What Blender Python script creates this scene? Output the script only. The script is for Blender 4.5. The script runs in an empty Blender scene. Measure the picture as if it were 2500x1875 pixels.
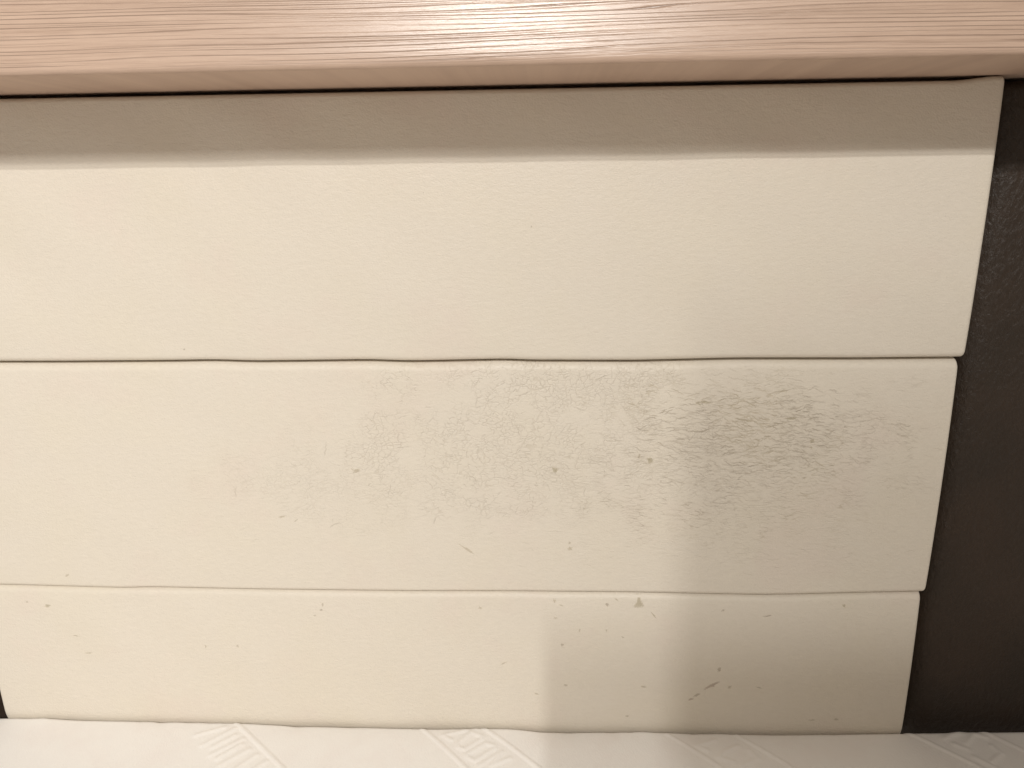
import bpy, math, random
import numpy as np
from mathutils import Matrix, Vector

scene = bpy.context.scene
R = math.radians

# ------------------------------------------------------------------ camera
# world: the padded wall is the plane y = 0, the mattress top is z = 0, metres
PITCH, YAW, ROLL = R(-15.239), R(-2.5995), R(-0.8217)
fw = Vector((math.sin(YAW) * math.cos(PITCH), math.cos(YAW) * math.cos(PITCH), math.sin(PITCH)))
rt0 = Vector((math.cos(YAW), -math.sin(YAW), 0))
up0 = rt0.cross(fw)
rt = rt0 * math.cos(ROLL) + up0 * math.sin(ROLL)
up = up0 * math.cos(ROLL) - rt0 * math.sin(ROLL)
cam_data = bpy.data.cameras.new('camera')
cam = bpy.data.objects.new('camera', cam_data)
scene.collection.objects.link(cam)
cam.matrix_world = Matrix(((rt.x, up.x, -fw.x, 0), (rt.y, up.y, -fw.y, -0.75), (rt.z, up.z, -fw.z, 0.617), (0, 0, 0, 1)))
cam_data.sensor_width = 36
cam_data.lens = 36 * 1850 / 2500
cam_data.clip_start = 0.01
cam_data.clip_end = 60
scene.camera = cam

# ------------------------------------------------------------------ light
world = bpy.data.worlds.new('World')
scene.world = world
world.use_nodes = True
bg = world.node_tree.nodes['Background']
bg.inputs['Color'].default_value = (1.0, 0.892, 0.765, 1)      # room light thrown back by the walls of the room
bg.inputs['Strength'].default_value = 0.435

def ceiling_spot(name, loc, size, power, color=(1.0, 0.975, 0.93)):
    l = bpy.data.lights.new(name, 'AREA')
    l.shape = 'ELLIPSE'; l.size, l.size_y = size; l.energy = power; l.color = color
    o = bpy.data.objects.new(name, l)
    scene.collection.objects.link(o)
    o.location = loc
    o.rotation_euler = (Vector((-0.05, 0, 0.4)) - Vector(loc)).to_track_quat('-Z', 'Y').to_euler()
    return o
ceiling_spot('ceiling_spot', (-0.100, -3.5, 2.75), (0.010, 0.045), 46)
ceiling_spot('ceiling_spot', (-0.167, -3.5, 2.61), (0.024, 0.11), 40)
ceiling_spot('ceiling_spot', (-0.085, -3.5, 2.42), (0.50, 0.27), 46)

scene.view_settings.view_transform = 'Standard'
scene.view_settings.look = 'None'
scene.view_settings.exposure = 0
scene.view_settings.gamma = 1
scene.view_settings.use_curve_mapping = False

# ------------------------------------------------------------------ helpers
def link(o, parent=None):
    scene.collection.objects.link(o)
    if parent: o.parent = parent
    return o
def mesh_obj(name, verts, faces, mat, parent=None, smooth=True):
    me = bpy.data.meshes.new(name)
    me.from_pydata(verts, [], faces)
    me.update()
    if smooth: me.polygons.foreach_set('use_smooth', [True] * len(me.polygons))
    me.materials.append(mat)
    return link(bpy.data.objects.new(name, me), parent)
def grid_obj(name, X, Y, Z, mat, parent=None, flip=False):
    nu, nv = X.shape
    v = np.stack([X.ravel(), Y.ravel(), Z.ravel()], 1).astype(np.float32)
    i = (np.arange(nu - 1)[:, None] * nv + np.arange(nv - 1)[None, :]).ravel()
    f = np.stack([i, i + 1, i + nv + 1, i + nv], 1).astype(np.int32)
    if flip: f = f[:, ::-1]
    me = bpy.data.meshes.new(name)
    me.vertices.add(len(v)); me.vertices.foreach_set('co', v.ravel())
    me.loops.add(f.size); me.loops.foreach_set('vertex_index', np.ascontiguousarray(f).ravel())
    me.polygons.add(len(f)); me.polygons.foreach_set('loop_start', np.arange(0, f.size, 4, dtype=np.int32))
    me.polygons.foreach_set('use_smooth', np.ones(len(f), dtype=bool))
    me.update(calc_edges=True); me.validate()
    me.materials.append(mat)
    return link(bpy.data.objects.new(name, me), parent)

class NT:
    """small helper to write node trees"""
    def __init__(s, name):
        s.mat = bpy.data.materials.new(name); s.mat.use_nodes = True
        s.t = s.mat.node_tree
        s.bsdf = s.t.nodes['Principled BSDF']; s.out = s.t.nodes['Material Output']
    def n(s, kind, **kw):
        nd = s.t.nodes.new(kind)
        for k, v in kw.items(): setattr(nd, k, v)
        return nd
    def put(s, sock, v):
        if hasattr(v, 'links') or isinstance(v, bpy.types.NodeSocket): s.t.links.new(v, sock)
        elif v is not None: sock.default_value = v
    def m(s, op, a, b=None, c=None, clamp=False):
        nd = s.n('ShaderNodeMath', operation=op); nd.use_clamp = clamp
        for i, v in enumerate((a, b, c)): s.put(nd.inputs[i], v) if v is not None else None
        return nd.outputs[0]
    def vm(s, op, a, b=None):
        nd = s.n('ShaderNodeVectorMath', operation=op)
        s.put(nd.inputs[0], a)
        if b is not None: s.put(nd.inputs['Scale'] if op == 'SCALE' else nd.inputs[1], b)
        return nd.outputs[1] if op == 'LENGTH' else nd.outputs[0]
    def noise(s, vec, scale, detail=2, rough=0.5, dist=0.0, color=False, dims='3D'):
        nd = s.n('ShaderNodeTexNoise'); nd.noise_dimensions = dims
        s.put(nd.inputs['Vector'], vec)
        nd.inputs['Scale'].default_value = scale; nd.inputs['Detail'].default_value = detail
        nd.inputs['Roughness'].default_value = rough; nd.inputs['Distortion'].default_value = dist
        return nd.outputs['Color'] if color else nd.outputs[0]
    def ramp(s, v, lo, hi, a=0.0, b=1.0, smooth=True):
        nd = s.n('ShaderNodeMapRange'); nd.clamp = True
        if smooth: nd.interpolation_type = 'SMOOTHSTEP'
        s.put(nd.inputs['Value'], v)
        for k, x in (('From Min', lo), ('From Max', hi), ('To Min', a), ('To Max', b)): s.put(nd.inputs[k], x)
        return nd.outputs[0]
    def mix(s, fac, a, b, blend='MIX'):
        nd = s.n('ShaderNodeMix', data_type='RGBA', blend_type=blend)
        s.put(nd.inputs[0], fac); s.put(nd.inputs[6], a); s.put(nd.inputs[7], b)
        return nd.outputs[2]
    def bump(s, h, strength, dist, normal=None):
        nd = s.n('ShaderNodeBump')
        nd.inputs['Strength'].default_value = strength; nd.inputs['Distance'].default_value = dist
        s.put(nd.inputs['Height'], h)
        if normal is not None: s.put(nd.inputs['Normal'], normal)
        return nd.outputs[0]
    def coords(s): return s.n('ShaderNodeTexCoord').outputs['Object']
    def mapping(s, vec, scale=(1, 1, 1), loc=(0, 0, 0), rot=(0, 0, 0)):
        nd = s.n('ShaderNodeMapping')
        s.put(nd.inputs['Vector'], vec)
        nd.inputs['Scale'].default_value = scale; nd.inputs['Location'].default_value = loc; nd.inputs['Rotation'].default_value = rot
        return nd.outputs[0]
    def voro(s, vec, scale, feature='DISTANCE_TO_EDGE', dims='3D', rnd=1.0, w=None):
        nd = s.n('ShaderNodeTexVoronoi', feature=feature, voronoi_dimensions=dims)
        if w is not None: s.put(nd.inputs['W'], w)
        else: s.put(nd.inputs['Vector'], vec)
        nd.inputs['Scale'].default_value = scale; nd.inputs['Randomness'].default_value = rnd
        return nd.outputs['Distance']

# ------------------------------------------------------------------ materials
def leather_material(name, worn):
    k = NT(name); P = k.coords()
    base = (0.735, 0.677, 0.590, 1)
    # faint tanning blotches, yellowish and pinkish
    nc = k.n('ShaderNodeTexNoise'); k.put(nc.inputs['Vector'], P)
    nc.inputs['Scale'].default_value = 10; nc.inputs['Detail'].default_value = 3; nc.inputs['Roughness'].default_value = 0.58
    sc = k.n('ShaderNodeSeparateColor'); k.put(sc.inputs[0], nc.outputs['Color'])
    col = k.mix(k.ramp(sc.outputs[0], 0.38, 0.70, 0, 0.55), base, (0.732, 0.672, 0.568, 1))
    col = k.mix(k.ramp(sc.outputs[1], 0.52, 0.72, 0, 0.42), col, (0.732, 0.642, 0.566, 1))
    # hide grain: pebbles about a millimetre wide, drawn out in slanting creases
    peb = k.voro(k.mapping(P, (1, 0, 1.25)), 560, 'F1', rnd=1.0)
    crease = k.noise(k.mapping(P, (0.40, 0, 1), rot=(0, 0.25, 0)), 260, 4, 0.68)
    grain = k.m('ADD', k.m('MULTIPLY', peb, -0.4), k.m('MULTIPLY', crease, 1.2))
    col = k.mix(k.ramp(crease, 0.36, 0.66, 0.10, 0.0), col, (0.57, 0.51, 0.43, 1))
    rough = 0.45
    h = grain
    if worn:
        at = k.n('ShaderNodeAttribute'); at.attribute_name = 'crack'
        cv = k.n('ShaderNodeSeparateXYZ'); k.put(cv.inputs[0], at.outputs['Vector'])
        fine, deep, wear = cv.outputs
        col = k.mix(k.m('MULTIPLY', wear, 0.34), col, (0.665, 0.605, 0.515, 1))
        col = k.mix(k.m('MULTIPLY', fine, 0.44), col, (0.44, 0.375, 0.285, 1))
        ccol = k.mix(k.ramp(sc.outputs[2], 0.48, 0.62), (0.29, 0.23, 0.160, 1), (0.36, 0.285, 0.15, 1))
        col = k.mix(k.m('MULTIPLY', deep, 0.66), col, ccol)
        h = k.m('SUBTRACT', grain, k.m('MULTIPLY', k.m('MAXIMUM', fine, deep), 1.5))
        rough = k.m('SUBTRACT', 0.45, k.m('MULTIPLY', wear, 0.08))
    k.put(k.bsdf.inputs['Base Color'], col)
    k.put(k.bsdf.inputs['Roughness'], rough)
    k.bsdf.inputs['Specular IOR Level'].default_value = 0.33
    k.put(k.bsdf.inputs['Normal'], k.bump(h, 0.60, 0.0008))
    return k.mat
M_leather = leather_material('cream_leather', False)
M_leather_worn = leather_material('cream_leather_cracked', True)

def dark_leather():
    k = NT('dark_brown_leather'); P = k.coords()
    d = k.noise(k.mapping(P, (1.0, 1, 0.55), rot=(0, 0.6, 0)), 240, 4, 0.66, 0.6)
    t = k.ramp(k.noise(P, 7, 3, 0.6), 0.35, 0.7)
    k.put(k.bsdf.inputs['Base Color'], k.mix(t, (0.026, 0.0165, 0.0102, 1), (0.036, 0.0215, 0.0130, 1)))
    k.bsdf.inputs['Roughness'].default_value = 0.44
    k.bsdf.inputs['Specular IOR Level'].default_value = 0.48
    k.put(k.bsdf.inputs['Normal'], k.bump(d, 0.9, 0.0018))
    return k.mat
M_dark = dark_leather()

def wood():
    k = NT('pale_grooved_laminate'); P = k.coords()
    sx = k.n('ShaderNodeSeparateXYZ'); k.put(sx.inputs[0], P)
    x, y, z = sx.outputs
    wav = k.m('MULTIPLY', k.m('SUBTRACT', k.noise(k.mapping(P, (1.0, 0.0, 6.0)), 1.5, 2, 0.40), 0.5), 0.016)
    wav2 = k.m('MULTIPLY', k.m('SUBTRACT', k.noise(k.mapping(P, (1, 0, 10)), 30, 2, 0.5), 0.5), 0.0005)
    clump = k.m('MULTIPLY', k.m('SUBTRACT', k.noise(k.mapping(P, (0.02, 0, 1)), 60, 2, 0.5), 0.5), 0.016)   # lines bunch and spread
    gz = k.m('ADD', k.m('ADD', z, clump), k.m('ADD', wav, wav2))
    d1 = k.voro(None, 290, dims='1D', w=gz, rnd=0.95)
    d2 = k.voro(None, 520, dims='1D', w=k.m('ADD', gz, 3.3), rnd=1.0)
    bn = k.n('ShaderNodeTexNoise'); k.put(bn.inputs['Vector'], k.mapping(P, (1.0, 0, 26)))
    bn.inputs['Scale'].default_value = 4; bn.inputs['Detail'].default_value = 3
    bs = k.n('ShaderNodeSeparateColor'); k.put(bs.inputs[0], bn.outputs['Color'])
    l1 = k.m('MULTIPLY', k.ramp(d1, 0.13, 0.015), k.ramp(bs.outputs[0], 0.34, 0.58, 0.10, 1))
    l2 = k.m('MULTIPLY', k.ramp(d2, 0.20, 0.03), k.ramp(bs.outputs[1], 0.48, 0.64))
    fib = k.noise(k.mapping(P, (11, 0, 300)), 3.2, 4, 0.65)
    col = k.mix(k.ramp(bs.outputs[2], 0.3, 0.7), (0.455, 0.318, 0.242, 1), (0.550, 0.398, 0.310, 1))
    col = k.mix(k.ramp(fib, 0.35, 0.7, 0, 0.42), col, (0.67, 0.50, 0.385, 1))
    # below the face comes a plain smooth edge band
    face = k.ramp(z, 0.7020, 0.7060)
    col = k.mix(k.m('MULTIPLY', k.m('MULTIPLY', l1, 0.74), face), col, (0.27, 0.175, 0.130, 1))
    col = k.mix(k.m('MULTIPLY', k.m('MULTIPLY', l2, 0.30), face), col, (0.33, 0.22, 0.165, 1))
    h = k.m('ADD', k.m('MULTIPLY', k.m('MAXIMUM', l1, k.m('MULTIPLY', l2, 0.5)), -1.0), k.m('MULTIPLY', fib, 0.33))
    k.put(k.bsdf.inputs['Base Color'], col)
    k.put(k.bsdf.inputs['Roughness'], k.m('ADD', k.m('SUBTRACT', 0.62, k.m('MULTIPLY', face, 0.40)), k.m('MULTIPLY', fib, 0.16)))
    k.bsdf.inputs['Specular IOR Level'].default_value = 0.75
    k.put(k.bsdf.inputs['Normal'], k.bump(k.m('MULTIPLY', h, face), 0.6, 0.0007))
    return k.mat
M_wood = wood()

def cotton():
    k = NT('white_quilted_cotton'); P = k.coords()
    weave = k.noise(k.mapping(P, (1, 0.6, 1), rot=(0, 0, 0.8)), 420, 4, 0.72)
    t = k.ramp(k.noise(P, 20, 3, 0.6), 0.4, 0.7)
    k.put(k.bsdf.inputs['Base Color'], k.mix(t, (0.92, 0.897, 0.868, 1), (0.905, 0.870, 0.840, 1)))
    k.bsdf.inputs['Roughness'].default_value = 0.85
    k.bsdf.inputs['Specular IOR Level'].default_value = 0.2
    k.put(k.bsdf.inputs['Normal'], k.bump(weave, 0.35, 0.0009))
    return k.mat
M_cotton = cotton()

def plain(name, col, rough):
    k = NT(name); P = k.coords()
    t = k.noise(P, 60, 3, 0.6)
    k.put(k.bsdf.inputs['Base Color'], k.mix(t, col, tuple(c * 0.8 for c in col[:3]) + (1,)))
    k.bsdf.inputs['Roughness'].default_value = rough
    return k.mat
M_back = plain('black_backing_felt', (0.012, 0.009, 0.008, 1), 0.9)
M_blocker = plain('pale_blocker', (0.45, 0.40, 0.34, 1), 0.9)

def scuff(name, col, strength, rough):
    k = NT(name); P = k.coords()
    a = k.n('ShaderNodeAttribute'); a.attribute_name = 'wear'
    n = k.noise(P, 800, 3, 0.7)
    f = k.m('MULTIPLY', k.ramp(k.m('ADD', a.outputs['Fac'], k.m('MULTIPLY', k.m('SUBTRACT', n, 0.5), 1.1)), 0.15, 0.95), strength, clamp=True)
    k.put(k.bsdf.inputs['Base Color'], col)
    k.bsdf.inputs['Roughness'].default_value = rough
    k.put(k.bsdf.inputs['Alpha'], f)
    return k.mat
M_sc = {'s': scuff('grey_scuff', (0.50, 0.425, 0.29, 1), 0.28, 0.6), 'd': scuff('dark_scuff', (0.38, 0.305, 0.215, 1), 0.30, 0.6),
        'y': scuff('bare_flaked_leather', (0.47, 0.41, 0.26, 1), 0.34, 0.7), 'r': scuff('reddish_scuff', (0.45, 0.32, 0.26, 1), 0.34, 0.6)}

# ------------------------------------------------------------------ headboard
headboard = link(bpy.data.objects.new('headboard', None))
headboard['label'] = 'cream leather padded headboard in three rows with a dark brown side border'
headboard['category'] = 'headboard'

def lerp_line(pts):
    px = np.array([p[0] for p in pts]) / 1000; pz = np.array([p[1] for p in pts]) / 1000
    def f(x):
        x = np.asarray(x, float)
        w = 0.012                                        # smooth the measured line a little
        return sum(np.interp(x + o, px, pz) for o in (-w, -w / 2, 0, w / 2, w)) / 5
    return f
TOP = lerp_line([(-700, 696.3), (-517, 696.3), (-240, 696.2), (-30, 696.2), (212, 696.2), (382, 696.1), (391, 698.8), (397, 699.3), (420, 699.4)])
S12 = lerp_line([(-700, 438.6), (-568.4, 438.6), (-502.5, 438.4), (-393.7, 438.8), (-341.9, 439.4), (-299.1, 437.9), (-180, 438.9), (-138, 437.3), (-37.7, 439.0), (-16.9, 437.7), (90.2, 437.0), (191.9, 439.1), (312.4, 438.6), (403.6, 439.2)])
S23 = lerp_line([(-700, 175.2), (-623.3, 174.9), (-551.3, 173.5), (-479.8, 172.2), (-446.3, 173.6), (-337.9, 172.1), (-151.9, 171.6), (-41.9, 172.7), (98.2, 172.7), (232, 171.2), (276.1, 172.2), (341.7, 174.9), (406.7, 177.1)])

def roll(d, r):
    d = np.clip(d, 0, r)
    return r - np.sqrt(np.maximum(r * r - (r - d) ** 2, 0))
class Cracks:
    """splits of the finish on the middle row, drawn as wandering, forking lines over the face"""
    X0, Z0, STEP = -0.50, 0.185, 0.0003
    NX, NZ = 3040, 860
    def __init__(s):
        s.rng = np.random.default_rng(21)
        s.fine = np.zeros((s.NX, s.NZ), np.float32); s.deep = np.zeros((s.NX, s.NZ), np.float32)
        x = s.X0 + np.arange(s.NX) * s.STEP; z = s.Z0 + np.arange(s.NZ) * s.STEP
        s.gx, s.gz = np.meshgrid(x, z, indexing='ij')
        s.wob = s.vnoise(0.030, 1) * 0.6 + s.vnoise(0.012, 2) * 0.4
        s.net()
        s.lines()
    def vnoise(s, cell, seed):
        rng = np.random.default_rng(seed)
        u = (s.gx - s.X0) / cell; v = (s.gz - s.Z0) / cell
        G = rng.random((int(u.max()) + 3, int(v.max()) + 3)).astype(np.float32)
        iu, iv = u.astype(int), v.astype(int); a = u - iu; b = v - iv
        a = a * a * (3 - 2 * a); b = b * b * (3 - 2 * b)
        return (G[iu, iv] * (1 - a) * (1 - b) + G[iu + 1, iv] * a * (1 - b) + G[iu, iv + 1] * (1 - a) * b + G[iu + 1, iv + 1] * a * b).astype(np.float32)
    def blob(s, x, z, cx, cz, rx, rz, wob=0.0, inner=0.35, outer=1.15):
        d = np.sqrt(((x - cx) / rx) ** 2 + ((z - cz) / rz) ** 2) + wob
        t = np.clip((outer - d) / (outer - inner), 0, 1)
        return t * t * (3 - 2 * t)
    def m_net(s, x, z, w=0.0):
        return np.maximum.reduce([s.blob(x, z, -0.03, 0.335, 0.20, 0.088, w), s.blob(x, z, -0.02, 0.405, 0.17, 0.036, w), 0.55 * s.blob(x, z, -0.20, 0.300, 0.16, 0.055, w)])
    def m_split(s, x, z, w=0.0):
        return np.maximum(s.blob(x, z, 0.215, 0.356, 0.165, 0.078, w), 0.7 * s.blob(x, z, 0.16, 0.300, 0.20, 0.068, w))
    def net(s):
        # cells of the craquelure: second-nearest minus nearest seed, two sizes
        W = (s.wob - 0.5) * 1.3
        s.wear = np.clip(s.m_net(s.gx, s.gz, W) * 0.45 + 1.0 * s.blob(s.gx, s.gz, 0.205, 0.368, 0.12, 0.05, W), 0, 1).astype(np.float32)
        mn, ms = s.m_net(s.gx, s.gz, W), s.m_split(s.gx, s.gz, W)
        #     cell    along-x  tilt  width    amp  seed break      ground                          buffer
        for cell, ax, tilt, width, amp, sd, lo, hi, m, buf in (
            (0.0052, 0.85, 0.00, 0.00024, 0.50, 5, 0.22, 0.50, mn, s.fine),
            (0.0125, 0.70, 0.10, 0.00026, 0.42, 8, 0.30, 0.52, mn, s.fine),
            (0.0062, 0.34, -0.12, 0.00030, 0.75, 31, 0.26, 0.60, ms, s.deep),
            (0.0046, 0.42, -0.22, 0.00026, 0.60, 35, 0.30, 0.58, np.maximum(ms, 0.5 * s.blob(s.gx, s.gz, 0.17, 0.30, 0.24, 0.10, W)), s.fine)):
            n1, n2, n3, n4 = s.vnoise(0.014, sd), s.vnoise(0.014, sd + 1), s.vnoise(0.0030, sd + 2), s.vnoise(0.0030, sd + 3)
            px = s.gx + (n1 - 0.5) * 0.012 + (n3 - 0.5) * 0.0022; pz = s.gz + (n2 - 0.5) * 0.009 + (n4 - 0.5) * 0.0022
            ct, st = math.cos(tilt), math.sin(tilt)
            x = (px * ct + pz * st) * ax / cell; z = (-px * st + pz * ct) * 1.12 / cell
            x = x - x.min() + 1.5; z = z - z.min() + 1.5
            rng = np.random.default_rng(sd + 50)
            J = rng.random((int(x.max()) + 4, int(z.max()) + 4, 2)).astype(np.float32)
            iu, iv = x.astype(int), z.astype(int)
            f1 = np.full(x.shape, 9, np.float32); f2 = f1.copy()
            for du in (-1, 0, 1):
                for dv in (-1, 0, 1):
                    q = J[iu + du, iv + dv]
                    d = np.hypot(iu + du + q[..., 0] - x, iv + dv + q[..., 1] - z)
                    f2 = np.minimum(f2, np.maximum(f1, d)); f1 = np.minimum(f1, d)
            brk = np.clip((s.vnoise(0.012, sd + 9) * 0.5 + s.vnoise(0.0045, sd + 10) * 0.5 - lo) / (hi - lo), 0, 1)
            d = (f2 - f1) * cell * 0.6
            line = np.clip(1.3 - d / (width * (0.55 + 0.75 * brk)), 0, 1)
            if ax < 0.6:                                   # the stretched nets only open along the level cracks
                gx_, gz_ = np.gradient(d)
                line = line * np.clip(1.7 * np.abs(gz_) / (np.hypot(gx_, gz_) + 1e-9) - 0.65, 0, 1)
            np.maximum(buf, (line * brk * amp * np.clip(m * 1.25, 0, 1)).astype(np.float32), out=buf)
    def stroke(s, buf, pts, wid, amp):
        # pts: list of (x, z, taper); soft round brush
        for (x, z, t) in pts:
            w = wid * (0.55 + 0.6 * t); r = int(w * 2 / s.STEP) + 1
            i, j = int((x - s.X0) / s.STEP), int((z - s.Z0) / s.STEP)
            if i < r or j < r or i >= s.NX - r - 1 or j >= s.NZ - r - 1: continue
            sx = s.gx[i - r:i + r + 1, j - r:j + r + 1] - x; sz = s.gz[i - r:i + r + 1, j - r:j + r + 1] - z
            v = amp * t * np.clip(1.5 - np.sqrt(sx * sx + sz * sz) / w, 0, 1)
            b = buf[i - r:i + r + 1, j - r:j + r + 1]
            np.maximum(b, v, out=b)
    def walk(s, x, z, head, length, wid, amp, buf, wander, branch, depth=0):
        r = s.rng; n = max(4, int(length / 0.0005)); a = head; drift = 0.0; pts = []
        for q in range(n):
            drift = 0.82 * drift + r.normal(0, wander)
            a = head + drift + (0.30 * math.sin(q * 0.42 + x * 900) if q else 0)
            x += 0.0005 * math.cos(a); z += 0.0005 * math.sin(a)
            pts.append((x, z, min(1.0, 0.25 + 3.0 * min(q, n - 1 - q) / n)))
            if depth < 2 and r.random() < branch:
                s.walk(x, z, a + r.choice([-1, 1]) * r.uniform(0.35, 1.1), length * r.uniform(0.2, 0.5), wid * 0.8, amp * 0.8, buf, wander, branch, depth + 1)
        s.stroke(buf, pts, wid, amp)
    def lines(s):
        r = s.rng
        # open, mostly level splits on the right
        for gx in np.arange(0.02, 0.41, 0.0078):
            for gz in np.arange(0.215, 0.432, 0.0032):
                x, z = gx + r.uniform(-0.006, 0.006), gz + r.uniform(-0.0019, 0.0019)
                m = float(s.m_split(x, z, (r.random() - 0.5) * 0.7))
                if r.random() > 0.85 * m: continue
                core = float(s.blob(x, z, 0.195, 0.362, 0.16, 0.066, (r.random() - 0.5) * 0.5))
                tilt = -0.08 - 0.40 * np.clip((0.20 - x) / 0.2, 0, 1) * np.clip((0.37 - z) / 0.08, 0, 1) + r.normal(0, 0.15) - 0.2 * max(0, (x - 0.27) / 0.1)
                s.walk(x - 0.005, z, tilt, r.uniform(0.005, 0.015) * (1 + 0.4 * core), 0.00022 + 0.00018 * core * r.random(), (0.32 + 0.62 * core) * r.uniform(0.35, 1.0), s.deep, 0.19, 0.007)
        # long single lines through the net, in every direction but mostly level
        n = 0
        while n < 90:
            x, z = r.uniform(-0.36, 0.17), r.uniform(0.23, 0.43)
            if r.random() > float(s.m_net(x, z, (r.random() - 0.5) * 0.5)): continue
            n += 1
            head = r.normal(0.35 if x < -0.12 else 0.0, 0.55)
            s.walk(x, z, head, r.uniform(0.007, 0.026), 0.00024, r.uniform(0.35, 0.85), s.fine, 0.17, 0.018)
        # faint level wrinkles around the worn ground
        n = 0
        while n < 480:
            x, z = r.uniform(-0.46, 0.40), r.uniform(0.20, 0.43)
            m = max(float(s.blob(x, z, 0.14, 0.30, 0.34, 0.13)), float(s.blob(x, z, -0.26, 0.30, 0.20, 0.075)))
            if r.random() > m: continue
            n += 1
            head = (-0.22 if x > -0.05 else 0.16) + r.normal(0, 0.17)
            s.walk(x, z, head, r.uniform(0.006, 0.020), 0.00024, r.uniform(0.14, 0.42), s.fine, 0.16, 0.02)
    def sample(s, x, z):
        i = np.clip(((x - s.X0) / s.STEP), 0, s.NX - 2); j = np.clip(((z - s.Z0) / s.STEP), 0, s.NZ - 2)
        a, b = i.astype(int), j.astype(int); u, v = i - a, j - b
        inside = (x > s.X0) & (x < s.X0 + s.NX * s.STEP) & (z > s.Z0) & (z < s.Z0 + s.NZ * s.STEP)
        out = []
        for F in (s.fine, s.deep, s.wear):
            q = F[a, b] * (1 - u) * (1 - v) + F[a + 1, b] * u * (1 - v) + F[a, b + 1] * (1 - u) * v + F[a + 1, b + 1] * u * v
            out.append(np.where(inside, q, 0))
        return np.stack(out, -1)

class Panel:
    def __init__(s, x0, x1, ztop, zbot, y0, rt, rb, rs, pillow, cr, depth, seed):
        s.__dict__.update(locals())
        rng = np.random.default_rng(seed)
        s.waves = [(rng.uniform(8, 60), rng.uniform(3, 30), rng.uniform(0, 6.28), rng.uniform(.00008, .00028)) for _ in range(9)]
    def corner(s, x, c):
        d = np.minimum(x - s.x0, s.x1 - x)
        return roll(d, c)
    def front(s, x, z):
        zt = s.ztop(x) - s.corner(x, s.cr); zb = s.zbot(x) + s.corner(x, s.cr)
        y = s.y0 + roll(zt - z, s.rt) + roll(z - zb, s.rb) + roll(np.minimum(x - s.x0, s.x1 - x), s.rs)
        v = np.clip((z - zb) / np.maximum(zt - zb, 1e-6), 0, 1)
        y = y - s.pillow * (np.sin(v * math.pi) ** 0.6)
        fade = np.clip(np.minimum(np.minimum(zt - z, z - zb), np.minimum(x - s.x0, s.x1 - x)) / 0.02, 0, 1)
        for a, b, p, h in s.waves: y = y + fade * h * np.sin(a * x + b * z * 2 + p)
        return y
    def build(s, name, mat, parent, cracks=None):
        r = np.linspace(0, math.pi / 2, 9)
        eL = s.x0 + max(s.rs, s.cr) * (1 - np.cos(r)); eR = s.x1 - max(s.rs, s.cr) * (1 - np.cos(r))
        xs = np.unique(np.concatenate([eL, np.linspace(eL[-1], eR[-1], 330), eR]))
        nv = 70
        if cracks:
            nv = 500
            xs = np.unique(np.concatenate([eL, np.linspace(eL[-1], -0.481, 60), np.arange(-0.48, 0.395, 0.0005), np.linspace(0.40, eR[-1], 12), eR]))
        rows = []
        tb = s.rb * (1 - np.cos(np.linspace(0, math.pi / 2, 13))); tt = s.rt * (1 - np.cos(np.linspace(0, math.pi / 2, 13)))
        zt = s.ztop(xs) - s.corner(xs, s.cr); zb = s.zbot(xs) + s.corner(xs, s.cr)
        Z = []
        for d in tb: Z.append(zb + d)
        for t in np.linspace(0, 1, nv)[1:-1]: Z.append(zb + s.rb + (zt - s.rt - zb - s.rb) * t)
        for d in tt[::-1]: Z.append(zt - d)
        Z = np.array(Z).T                                  # nu x nv
        X = np.repeat(xs[:, None], Z.shape[1], 1)
        Y = s.front(X, Z)
        if cracks:
            C = cracks.sample(X, Z)
            Y = Y + 0.00022 * np.maximum(C[..., 0], C[..., 1])
        # return edges to the back all round
        pad = lambda A, f0, f1: np.concatenate([f0, A, f1], 1)
        back = np.full((X.shape[0], 1), s.y0 + s.depth)
        Xp, Zp, Yp = pad(X, X[:, :1], X[:, -1:]), pad(Z, Z[:, :1], Z[:, -1:]), pad(Y, back, back)
        Xp = np.concatenate([Xp[:1], Xp, Xp[-1:]]); Zp = np.concatenate([Zp[:1], Zp, Zp[-1:]])
        bk = np.full((1, Yp.shape[1]), s.y0 + s.depth); Yp = np.concatenate([bk, Yp, bk])
        o = grid_obj(name, Xp, Yp, Zp, mat, parent, flip=True)
        if cracks:
            C = np.pad(C, ((1, 1), (1, 1), (0, 0)), mode='edge').astype(np.float32)
            at = o.data.attributes.new('crack', 'FLOAT_VECTOR', 'POINT')
            at.data.foreach_set('vector', C.ravel())
        return o

row1 = Panel(-0.655, 0.4145, TOP, lambda x: S12(x) + 0.0002, -0.004, 0.005, 0.006, 0.005, 0.003, 0.003, 0.045, 1)
row2 = Panel(-0.654, 0.4112, lambda x: S12(x) - 0.0020, lambda x: S23(x) + 0.0002, 0.0, 0.0095, 0.005, 0.0035, 0.003, 0.0035, 0.045, 2)
row3 = Panel(-0.653, 0.4087, lambda x: S23(x) - 0.0012, lambda x: x * 0 - 0.046, 0.003, 0.008, 0.052, 0.004, 0.003, 0.003, 0.045, 3)
p1 = row1.build('padded_panel', M_leather, headboard)
p2 = row2.build('padded_panel', M_leather_worn, headboard, Cracks())
p3 = row3.build('padded_panel', M_leather, headboard)
p1['label'] = 'clean cream leather top row in the shelf shadow'
p2['label'] = 'cracked and worn cream leather middle row'
p3['label'] = 'scuffed cream leather bottom row above the mattress'

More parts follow.
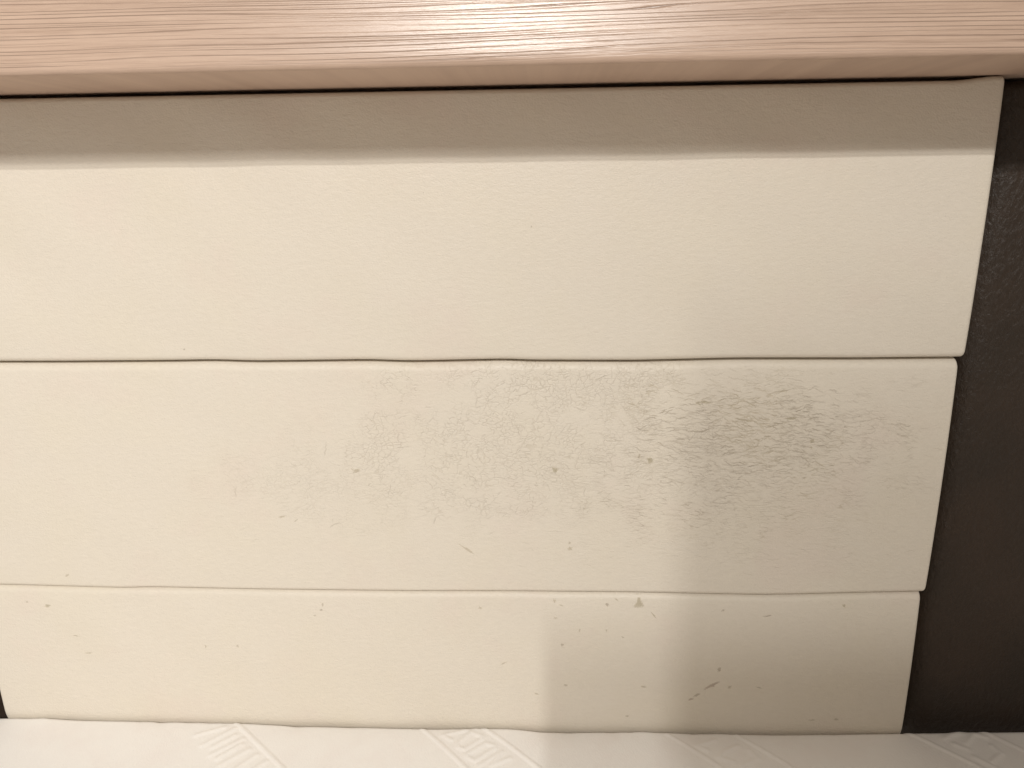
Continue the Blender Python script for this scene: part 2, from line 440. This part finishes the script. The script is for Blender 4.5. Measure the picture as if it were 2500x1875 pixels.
sideR = Panel(0.4180, 0.80, lambda x: x * 0 + 0.6985, lambda x: x * 0 - 0.045, 0.020, 0.010, 0.012, 0.030, 0.004, 0.004, 0.05, 5)
s1 = sideR.build('side_border', M_dark, headboard)
sideL = Panel(-1.04, -0.6585, lambda x: x * 0 + 0.6985, lambda x: x * 0 - 0.045, 0.020, 0.010, 0.012, 0.030, 0.004, 0.004, 0.05, 6)
s2 = sideL.build('side_border', M_dark, headboard)
for o in (s1, s2): o['label'] = 'dark brown grained leather border'
def box(name, x0, x1, y0, y1, z0, z1, mat, parent=None):
    v = [(x, y, z) for x in (x0, x1) for y in (y0, y1) for z in (z0, z1)]
    f = [(0, 1, 3, 2), (4, 6, 7, 5), (0, 4, 5, 1), (2, 3, 7, 6), (0, 2, 6, 4), (1, 5, 7, 3)]
    return mesh_obj(name, v, f, mat, parent, smooth=False)
box('backing_board', -1.04, 0.80, 0.046, 0.075, -0.05, 0.6985, M_back, headboard)

# ------------------------------------------------------------------ shelf above
def build_shelf():
    t = 0.095; zb = 0.700; yf = -0.124; yb = 0.075; x0, x1 = -1.04, 0.82
    prof = [(yb, zb + t), (yf + 0.006, zb + t)]
    for a in np.linspace(90, 180, 7)[1:]: prof.append((yf + 0.006 + 0.006 * math.cos(R(a)), zb + t - 0.006 + 0.006 * math.sin(R(a))))
    for q in np.linspace(0, 1, 12)[1:-1]: prof.append((yf, zb + t - 0.006 - (t - 0.006 - 0.006) * q))
    for a in np.linspace(180, 270, 13): prof.append((yf + 0.005 + 0.005 * math.cos(R(a)), zb + 0.005 + 0.005 * math.sin(R(a))))
    prof += [(yf + 0.05, zb), (-0.012, zb), (yb, zb)]
    prof = [(y + max(0.0, z - 0.706) * 0.13, z) if y < 0 else (y, z) for y, z in prof]     # the face leans back seven degrees
    xs = np.linspace(x0, x1, 60); n = len(prof)
    v = [(x, y, z) for x in xs for (y, z) in prof]
    f = []
    for i in range(len(xs) - 1):
        for j in range(n):
            a, b = i * n + j, i * n + (j + 1) % n
            f.append((a, a + n, b + n, b))
    f.append(tuple(range(n))); f.append(tuple(range((len(xs) - 1) * n, len(xs) * n))[::-1])
    o = mesh_obj('shelf', v, f, M_wood)
    me = o.data
    for p in me.polygons:
        if len(p.vertices) > 4: p.use_smooth = False
    return o
shelf = build_shelf()
shelf['label'] = 'pale pinkish wood shelf with grooved grain overhanging the headboard'
shelf['category'] = 'shelf'

# ------------------------------------------------------------------ mattress
EMB = [
  [(-367.1,-2.8),(-294.8,-67.4),(-286.7,-74.9),(-240,-118)],
  [(-405.4,-26.3),(-377.4,-11.7)], [(-390.0,-43.0),(-364.1,-13.1)], [(-377.0,-45.2),(-359.3,-25.2)], [(-374.1,-57.8),(-347.9,-30.9)],
  [(-364.7,-62.5),(-346.3,-40.0)], [(-358.1,-73.8),(-334.5,-47.3)], [(-339.4,-79.3),(-322.9,-55.8)], [(-323.8,-84.7),(-308.3,-65.3)],
  [(-145.4,-2.8),(-87.7,-68.5),(-75.7,-82.2),(-40,-122)], [(-73.3,-1.7),(-9.5,-64.7),(2.9,-77.2),(45,-120)],
  [(-93.9,-7.1),(-118.6,-15.8),(-108.5,-24.8)],
  [(-86.8,-10.9),(-73.9,-18.3),(-73.9,-23.3),(-91.4,-40.5),(-99.2,-36.9),(-100.4,-30.5),(-86.8,-10.9)],
  [(-68.7,-30.3),(-58.2,-33.9),(-57.5,-38.3),(-78.3,-58.1),(-86.8,-52.8),(-87.9,-48.5),(-68.7,-30.3)],
  [(-71.9,-64.5),(-49.4,-43.8)], [(-49.4,-43.8),(-59.0,-64.2)], [(-59.0,-64.2),(-40.3,-53.4)],
  [(139.9,-6.6),(188.0,-59.5),(199.0,-72.0),(240,-118)], [(219.3,-6.0),(236.0,-25.1),(264.3,-58.1),(273.0,-68.9),(315,-118)],
  [(191.6,-15.9),(168.9,-26.2),(180.0,-34.1)], [(216.4,-25.6),(198.8,-34.9),(190.3,-45.0),(203.8,-51.9)], [(226.3,-32.9),(231.7,-46.4),(211.1,-57.7)],
  [(409.3,2.1),(465.0,-54.9),(474.9,-64.7),(530,-120)], [(490.9,4.8),(493.9,1.6),(524.8,-30.2),(600,-105)],
  [(448.6,-12.0),(474.7,1.1)], [(469.2,-19.2),(484.2,-5.9),(494.2,-10.9)], [(454.9,-20.8),(464.5,-28.1)], [(493.9,-23.6),(497.8,-34.6),(481.2,-46.5)], [(466.8,-40.3),(483.1,-57.6)],
]
BORDER = {0, 9, 10, 17, 18, 22, 23}
MAT_LINE = [(-900,-2),(-660.3,-1.8),(-603.9,-0.1),(-558.7,-2.7),(-442.8,-2.7),(-358.0,-2.8),(-288.9,-6.0),(-210.2,-6.1),(-132.0,-6.8),(-88.3,-4.8),(-39.9,-3.8),(-6.3,-8.2),(32.1,-8.0),(108.4,-5.3),(174.8,-6.7),(268.8,-6.5),(338.4,-3.9),(407.5,-0.8),(453.2,0.7),(543.9,4.3),(900,4.5)]
def build_mattress():
    xs = np.concatenate([np.linspace(-0.95, -0.72, 24)[:-1], np.arange(-0.72, 0.62, 0.0011), np.linspace(0.62, 0.85, 24)[1:]])
    yn = np.concatenate([np.arange(-0.130, -0.014, 0.0011), np.linspace(-0.0135, 0.0012, 18)])
    ys = np.concatenate([[-2.0, -1.97, -1.5, -1.0, -0.6, -0.35, -0.22, -0.16, -0.14], yn])
    X, Y = np.meshgrid(xs, ys, indexing='ij')
    line = lerp_line(MAT_LINE)
    base = line(xs)[:, None] * np.exp(np.minimum(Y, 0) / 0.035)
    Z = base.copy()
    # small puckers at the back edge
    rng = random.Random(4)
    for _ in range(26):
        c = rng.uniform(-0.68, 0.58); w = rng.uniform(0.004, 0.012); h = rng.uniform(-0.0011, 0.0010)
        Z += h * np.exp(-((X - c + 0.6 * Y) / w) ** 2) * np.exp(Y / 0.012)
    # raised strokes of the quilted lettering and the bands that frame it
    sel = Y > -0.131
    px, py = X[sel], Y[sel]
    add = np.zeros_like(px)
    for i, s in enumerate(EMB):
        best = np.full_like(px, 9.0)
        for (a, b) in zip(s[:-1], s[1:]):
            ax, ay, bx, by = a[0] / 1000, a[1] / 1000, b[0] / 1000, b[1] / 1000
            dx, dy = bx - ax, by - ay
            t = np.clip(((px - ax) * dx + (py - ay) * dy) / (dx * dx + dy * dy), 0, 1)
            best = np.minimum(best, np.hypot(px - ax - t * dx, py - ay - t * dy))
        if i in BORDER:
            add = np.maximum(add, 0.0010 * np.exp(-(best / 0.0036) ** 2)) - 0.0006 * np.exp(-((best - 0.0062) / 0.003) ** 2)
        else:
            add = np.maximum(add, 0.0010 * np.exp(-(best / 0.0032) ** 2))
    Z[sel] += add
    # turn the back edge down
    r = 0.008
    q = np.clip((Y - 0.0012 + r) / r, 0, 1)
    Z -= r * (1 - np.sqrt(np.maximum(1 - q * q, 0)))
    # sides of the mattress
    zlow = -0.16
    X = np.concatenate([X[:1], X, X[-1:]]); Y = np.concatenate([Y[:1], Y, Y[-1:]]); Z = np.concatenate([np.full((1, Z.shape[1]), zlow), Z, np.full((1, Z.shape[1]), zlow)])
    lowc = np.full((X.shape[0], 1), zlow)
    X = np.concatenate([X[:, :1], X, X[:, -1:]], 1); Y = np.concatenate([Y[:, :1], Y, Y[:, -1:]], 1); Z = np.concatenate([lowc, Z, lowc], 1)
    return grid_obj('mattress', X, Y, Z, M_cotton, None, flip=True)
mattress = build_mattress()
mattress['label'] = 'white quilted mattress with embossed lettering bands below the headboard'
mattress['category'] = 'mattress'

# ------------------------------------------------------------------ unseen slab added behind the camera so its corner shades the lower right
shade_blocker = box('shade_blocker', -0.069, 2.2, -2.46, -2.40, -0.55, 1.922, M_blocker)
shade_blocker['kind'] = 'structure'

# ------------------------------------------------------------------ scuffs and flaked spots
MARKS = {
1: [(-370.4,451.3,2.6,1.7,0,'d'),(-12.7,571.5,1.6,2.0,0,'d'),(-115.8,604.3,1.2,1.2,0,'d')],
2: [(-201.1,318.2,8.8,4.0,20,'s'),(-205.4,319.6,4.4,1.8,-30,'s'),(10.1,319.3,9.5,5.6,-25,'y'),(108.6,330.1,12.8,6.0,-48,'y'),(162.6,393.5,17.4,3.7,-5,'y'),(155.7,392.2,5.8,2.9,-30,'y'),(273.5,351.6,7.5,5.4,0,'y'),(273.2,344.8,3.3,2.5,0,'y'),(-83.8,224.6,23.4,2.7,-38,'s'),(26.7,227.9,5.8,5.8,0,'s'),(26.2,234.7,3.5,4.0,0,'s'),(-287.0,264.4,11.8,2.3,15,'s'),(-271.5,260.1,6.4,1.8,35,'s'),(-541.3,189.7,6.7,2.4,25,'s'),(250.7,375.9,10.7,2.1,5,'y'),(97.8,335.5,2.6,5.1,0,'s')],
3: [(-573.1,148.8,8.8,4.4,10,'y'),(-596.6,153.3,3.9,2.4,0,'s'),(-252.3,154.1,2.3,4.7,-10,'s'),(-254.3,147.8,3.8,2.8,0,'d'),(-261.9,140.4,4.3,2.4,0,'s'),(-73.7,152.1,4.2,4.2,-30,'s'),(9.9,161.8,5.5,5.5,-30,'s'),(17.2,156.2,5.5,1.8,-20,'s'),(68.2,157.8,3.6,5.9,30,'d'),(78.5,163.6,6.3,1.8,-40,'s'),(10.8,140.6,4.6,1.8,-10,'s'),(38.0,125.3,2.3,3.7,0,'s'),(67.9,125.7,3.7,3.2,0,'s'),(18.8,106.6,4.2,4.2,-30,'d'),(86.4,117.6,4.6,1.8,-30,'s'),(196.1,152.2,4.5,2.2,15,'d'),(244.4,146.1,10.7,2.2,12,'d'),(195.9,76.7,4.1,8.3,-25,'d'),(187.9,56.1,18.5,5.5,25,'r'),(172.3,43.8,12.1,3.7,30,'d'),(166.0,38.2,8.4,3.7,20,'r'),(-10.8,42.2,6.2,1.9,-20,'s'),(-392.9,98.5,2.4,4.9,0,'s'),(-355.5,100.1,2.9,4.3,0,'s'),(-544.6,110.5,10.8,2.0,-5,'s'),(-533.6,88.2,11.8,2.0,0,'s'),(208.8,54.3,6.5,3.7,20,'s'),(326.9,158.8,3.5,6.2,30,'y'),(22.2,54.3,4.7,2.4,0,'s'),(111.3,53.7,7.5,2.3,-10,'s'),(241.1,54.3,9.2,1.8,-15,'s'),(93.7,13.0,4.7,2.8,0,'s'),(304.5,11.6,7.4,2.8,0,'s'),(332.1,13.8,6.5,2.8,0,'s'),(-48.2,82.0,11.3,1.9,30,'s'),(119.8,145.1,11.8,1.8,-50,'y')],
}
rng = random.Random(11)
def mark(panel, pobj, cx, cz, outline, kind, name='scuff_mark'):
    n = len(outline)
    rings = [(0.0, 1.0), (0.55, 0.9), (1.0, 0.45), (1.3, 0.0)]
    pts, wear = [(cx, cz)], [1.0]
    for k, a in rings[1:]:
        for (ox, oz) in outline: pts.append((cx + ox * k, cz + oz * k)); wear.append(a)
    xs = np.array([p[0] for p in pts]); zs = np.array([p[1] for p in pts])
    ys = panel.front(xs, zs) - 0.00025
    f = [(0, 1 + (i + 1) % n, 1 + i) for i in range(n)]
    for r_ in range(2):
        a, b = 1 + r_ * n, 1 + (r_ + 1) * n
        f += [(a + i, a + (i + 1) % n, b + (i + 1) % n, b + i) for i in range(n)]
    o = mesh_obj(name, list(zip(xs.tolist(), ys.tolist(), zs.tolist())), f, M_sc[kind], pobj)
    at = o.data.attributes.new('wear', 'FLOAT', 'POINT')
    at.data.foreach_set('value', wear)
    return o
for r_, (pan, po) in {1: (row1, p1), 2: (row2, p2), 3: (row3, p3)}.items():
    for (x, z, w, h, a, kind) in MARKS[r_]:
        ca, sa = math.cos(R(a)), math.sin(R(a)); ol = []
        for i in range(10):
            t = 2 * math.pi * i / 10; q = rng.uniform(0.45, 1.3)
            ex, ez = math.cos(t) * w / 2000 * q, math.sin(t) * h / 2000 * q
            ol.append((ex * ca - ez * sa, ex * sa + ez * ca))
        mark(pan, po, x / 1000, z / 1000, ol, kind)
bell = [(100.5,169.5),(105.9,169.5),(106.1,162.4),(109.0,156.3),(106.3,154.2),(98.2,154.1),(97.7,156.1),(101.2,161.3)]
bc = (103.3, 160.0)
ol = [((x - bc[0]) / 1000, (z - bc[1]) / 1000) for x, z in bell][::-1]
mark(row3, p3, bc[0] / 1000, bc[1] / 1000, ol, 'y', 'flaked_spot')
